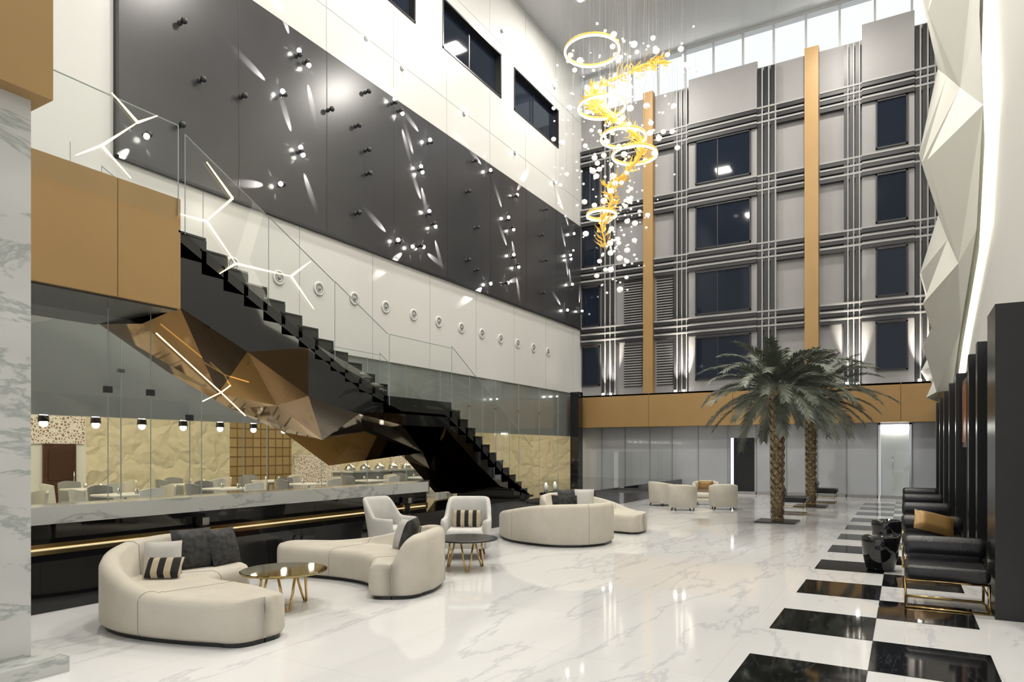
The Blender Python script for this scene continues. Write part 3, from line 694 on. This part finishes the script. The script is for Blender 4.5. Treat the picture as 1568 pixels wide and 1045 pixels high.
# ---------------------------------------------------------------- chandelier
cx,cy=-5.2,13.2; rv=Vector((.865,.502,0)); fv=Vector((-.502,.865,0))
def cp(a,b_,z): return Vector((cx,cy,0))+rv*a+fv*b_+Vector((0,0,z))
m=MB()
for a,b_,z,R_c in ((-.47,0,9.88,.56),(-.27,0,8.7,.48),(.18,0,8.07,.46),(.43,.1,7.76,.46),(-.27,0,6.47,.30)):
    c_=cp(a,b_,z); ring=[c_+Vector((R_c*math.cos(2*pi*i/48),R_c*math.sin(2*pi*i/48),0)) for i in range(48)]
    m.tube(ring,.022,'ledw',8,closed=True); m.tube([p+Vector((0,0,.04)) for p in ring],.026,'vine',6,closed=True)
    for i in range(0,48,16): m.tube([ring[i],ring[i]+Vector((0,0,ZC-z))],.0025,'steel',4)
gp=[(1.05,0,9.70),(.65,.2,9.72),(.27,.35,9.60),(-.34,.3,9.28),(-.47,0,8.9),(-.2,-.3,8.43),(.14,-.4,8.16),(.55,-.1,7.80),(.2,.35,7.42),(-.1,.2,7.15),(-.07,-.1,6.74),(-.27,0,6.34),(-.15,.1,5.80)]
G=crom(gp,96); G=[cp(*g) for g in G]
m.tube(G,[.014+.028*math.sin(pi*i/96) for i in range(97)],'vine',8)
R=random.Random(5)
for i in range(1,96):
    p=G[i]; t=(G[i+1]-G[i-1]).normalized()
    for q in range(4):
        d=Vector((R.gauss(0,1),R.gauss(0,1),R.gauss(0,1))); d=(d-t*d.dot(t)*.7).normalized(); L=R.uniform(.14,.32)
        w_=d.cross(t).normalized()*R.uniform(.020,.036); e=p+d*L*.9-t*.12; mid=p+d*L*.55-t*.03; up=t.cross(w_).normalized()*.012
        m.add([p,mid+w_,e,mid-w_,mid+up],[(0,1,4),(1,2,4),(2,3,4),(3,0,4)],'vine')
for i in range(370):
    z=4.8+5.3*R.random()**.88; sp=.36+1.0*min(1,(z-4.8)/3.6)
    a=R.gauss(0,.50)*sp; b_=R.gauss(0,.30)*sp; a=max(-1.25,min(1.4,a))
    if z>9.2: a+=R.uniform(-.2,.6)
    p=cp(a,b_,z); r_=R.uniform(.016,.036) if R.random()<.72 else R.uniform(.045,.075)
    m.ball(p,r_,'bubble',8,6,sq=.8)
    if i%3==0: m.tube([p,Vector((p.x,p.y,ZC))],.0012,'steel',3)
m.lathe([(1.1,-.06),(1.1,0)],(cx,cy,ZC),'steel',40)
m.obj('chandelier',(cx,cy,ZC))
m=MB()
for x in (-9.5,-6,-2.5):
    for y in (5,9,17,21): m.lathe([(.10,-.02),(.10,0)],(x,y,ZC),'bulb',16)
m.obj('ceiling_downlight',(-6,13,ZC))
# ---------------------------------------------------------------- lights
def area(name,loc,sx,sy,power,rot=(0,0,0),col=(1,1,1)):
    L=bpy.data.lights.new(name,'AREA'); L.shape='RECTANGLE'; L.size=sx; L.size_y=sy; L.energy=power; L.color=col
    o=bpy.data.objects.new(name,L); C.objects.link(o); o.location=loc; o.rotation_euler=rot; return o
for x in (-8.5,-2):
    for y in (5,13,21): area('ceiling_light',(x,y,ZC-.1),.7,.7,500,col=(1,.95,.87))
area('restaurant_light',(-14.2,8,3.8),3,12,300,col=(1,.86,.60)); area('restaurant_light',(-14.2,20,3.8),3,8,200,col=(1,.86,.60))
area('mezzanine_light',(-10,1,3.3),2,5,40,col=(1,.95,.85))
P_=bpy.data.lights.new('chandelier_glow','POINT'); P_.energy=120; P_.shadow_soft_size=.3; P_.color=(1,.93,.8); o=bpy.data.objects.new('chandelier_glow',P_); C.objects.link(o); o.location=(cx+.3,cy-.5,8.6)
w=bpy.data.worlds.new('World'); bpy.context.scene.world=w; w.use_nodes=True
w.node_tree.nodes['Background'].inputs[0].default_value=(.98,.985,1,1); w.node_tree.nodes['Background'].inputs[1].default_value=1.12
cd=bpy.data.cameras.new('camera'); cam=bpy.data.objects.new('camera',cd); C.objects.link(cam)
cam.location=(0,0,1.6); cam.rotation_euler=(pi/2,0,math.radians(30.14)); cd.lens=36*1035/1568; cd.sensor_width=36; cd.shift_y=167.3/1568; cd.clip_start=.05; cd.clip_end=200
bpy.context.scene.camera=cam
vs_=bpy.context.scene.view_settings; vs_.view_transform='Standard'; vs_.look='None'; vs_.exposure=.06
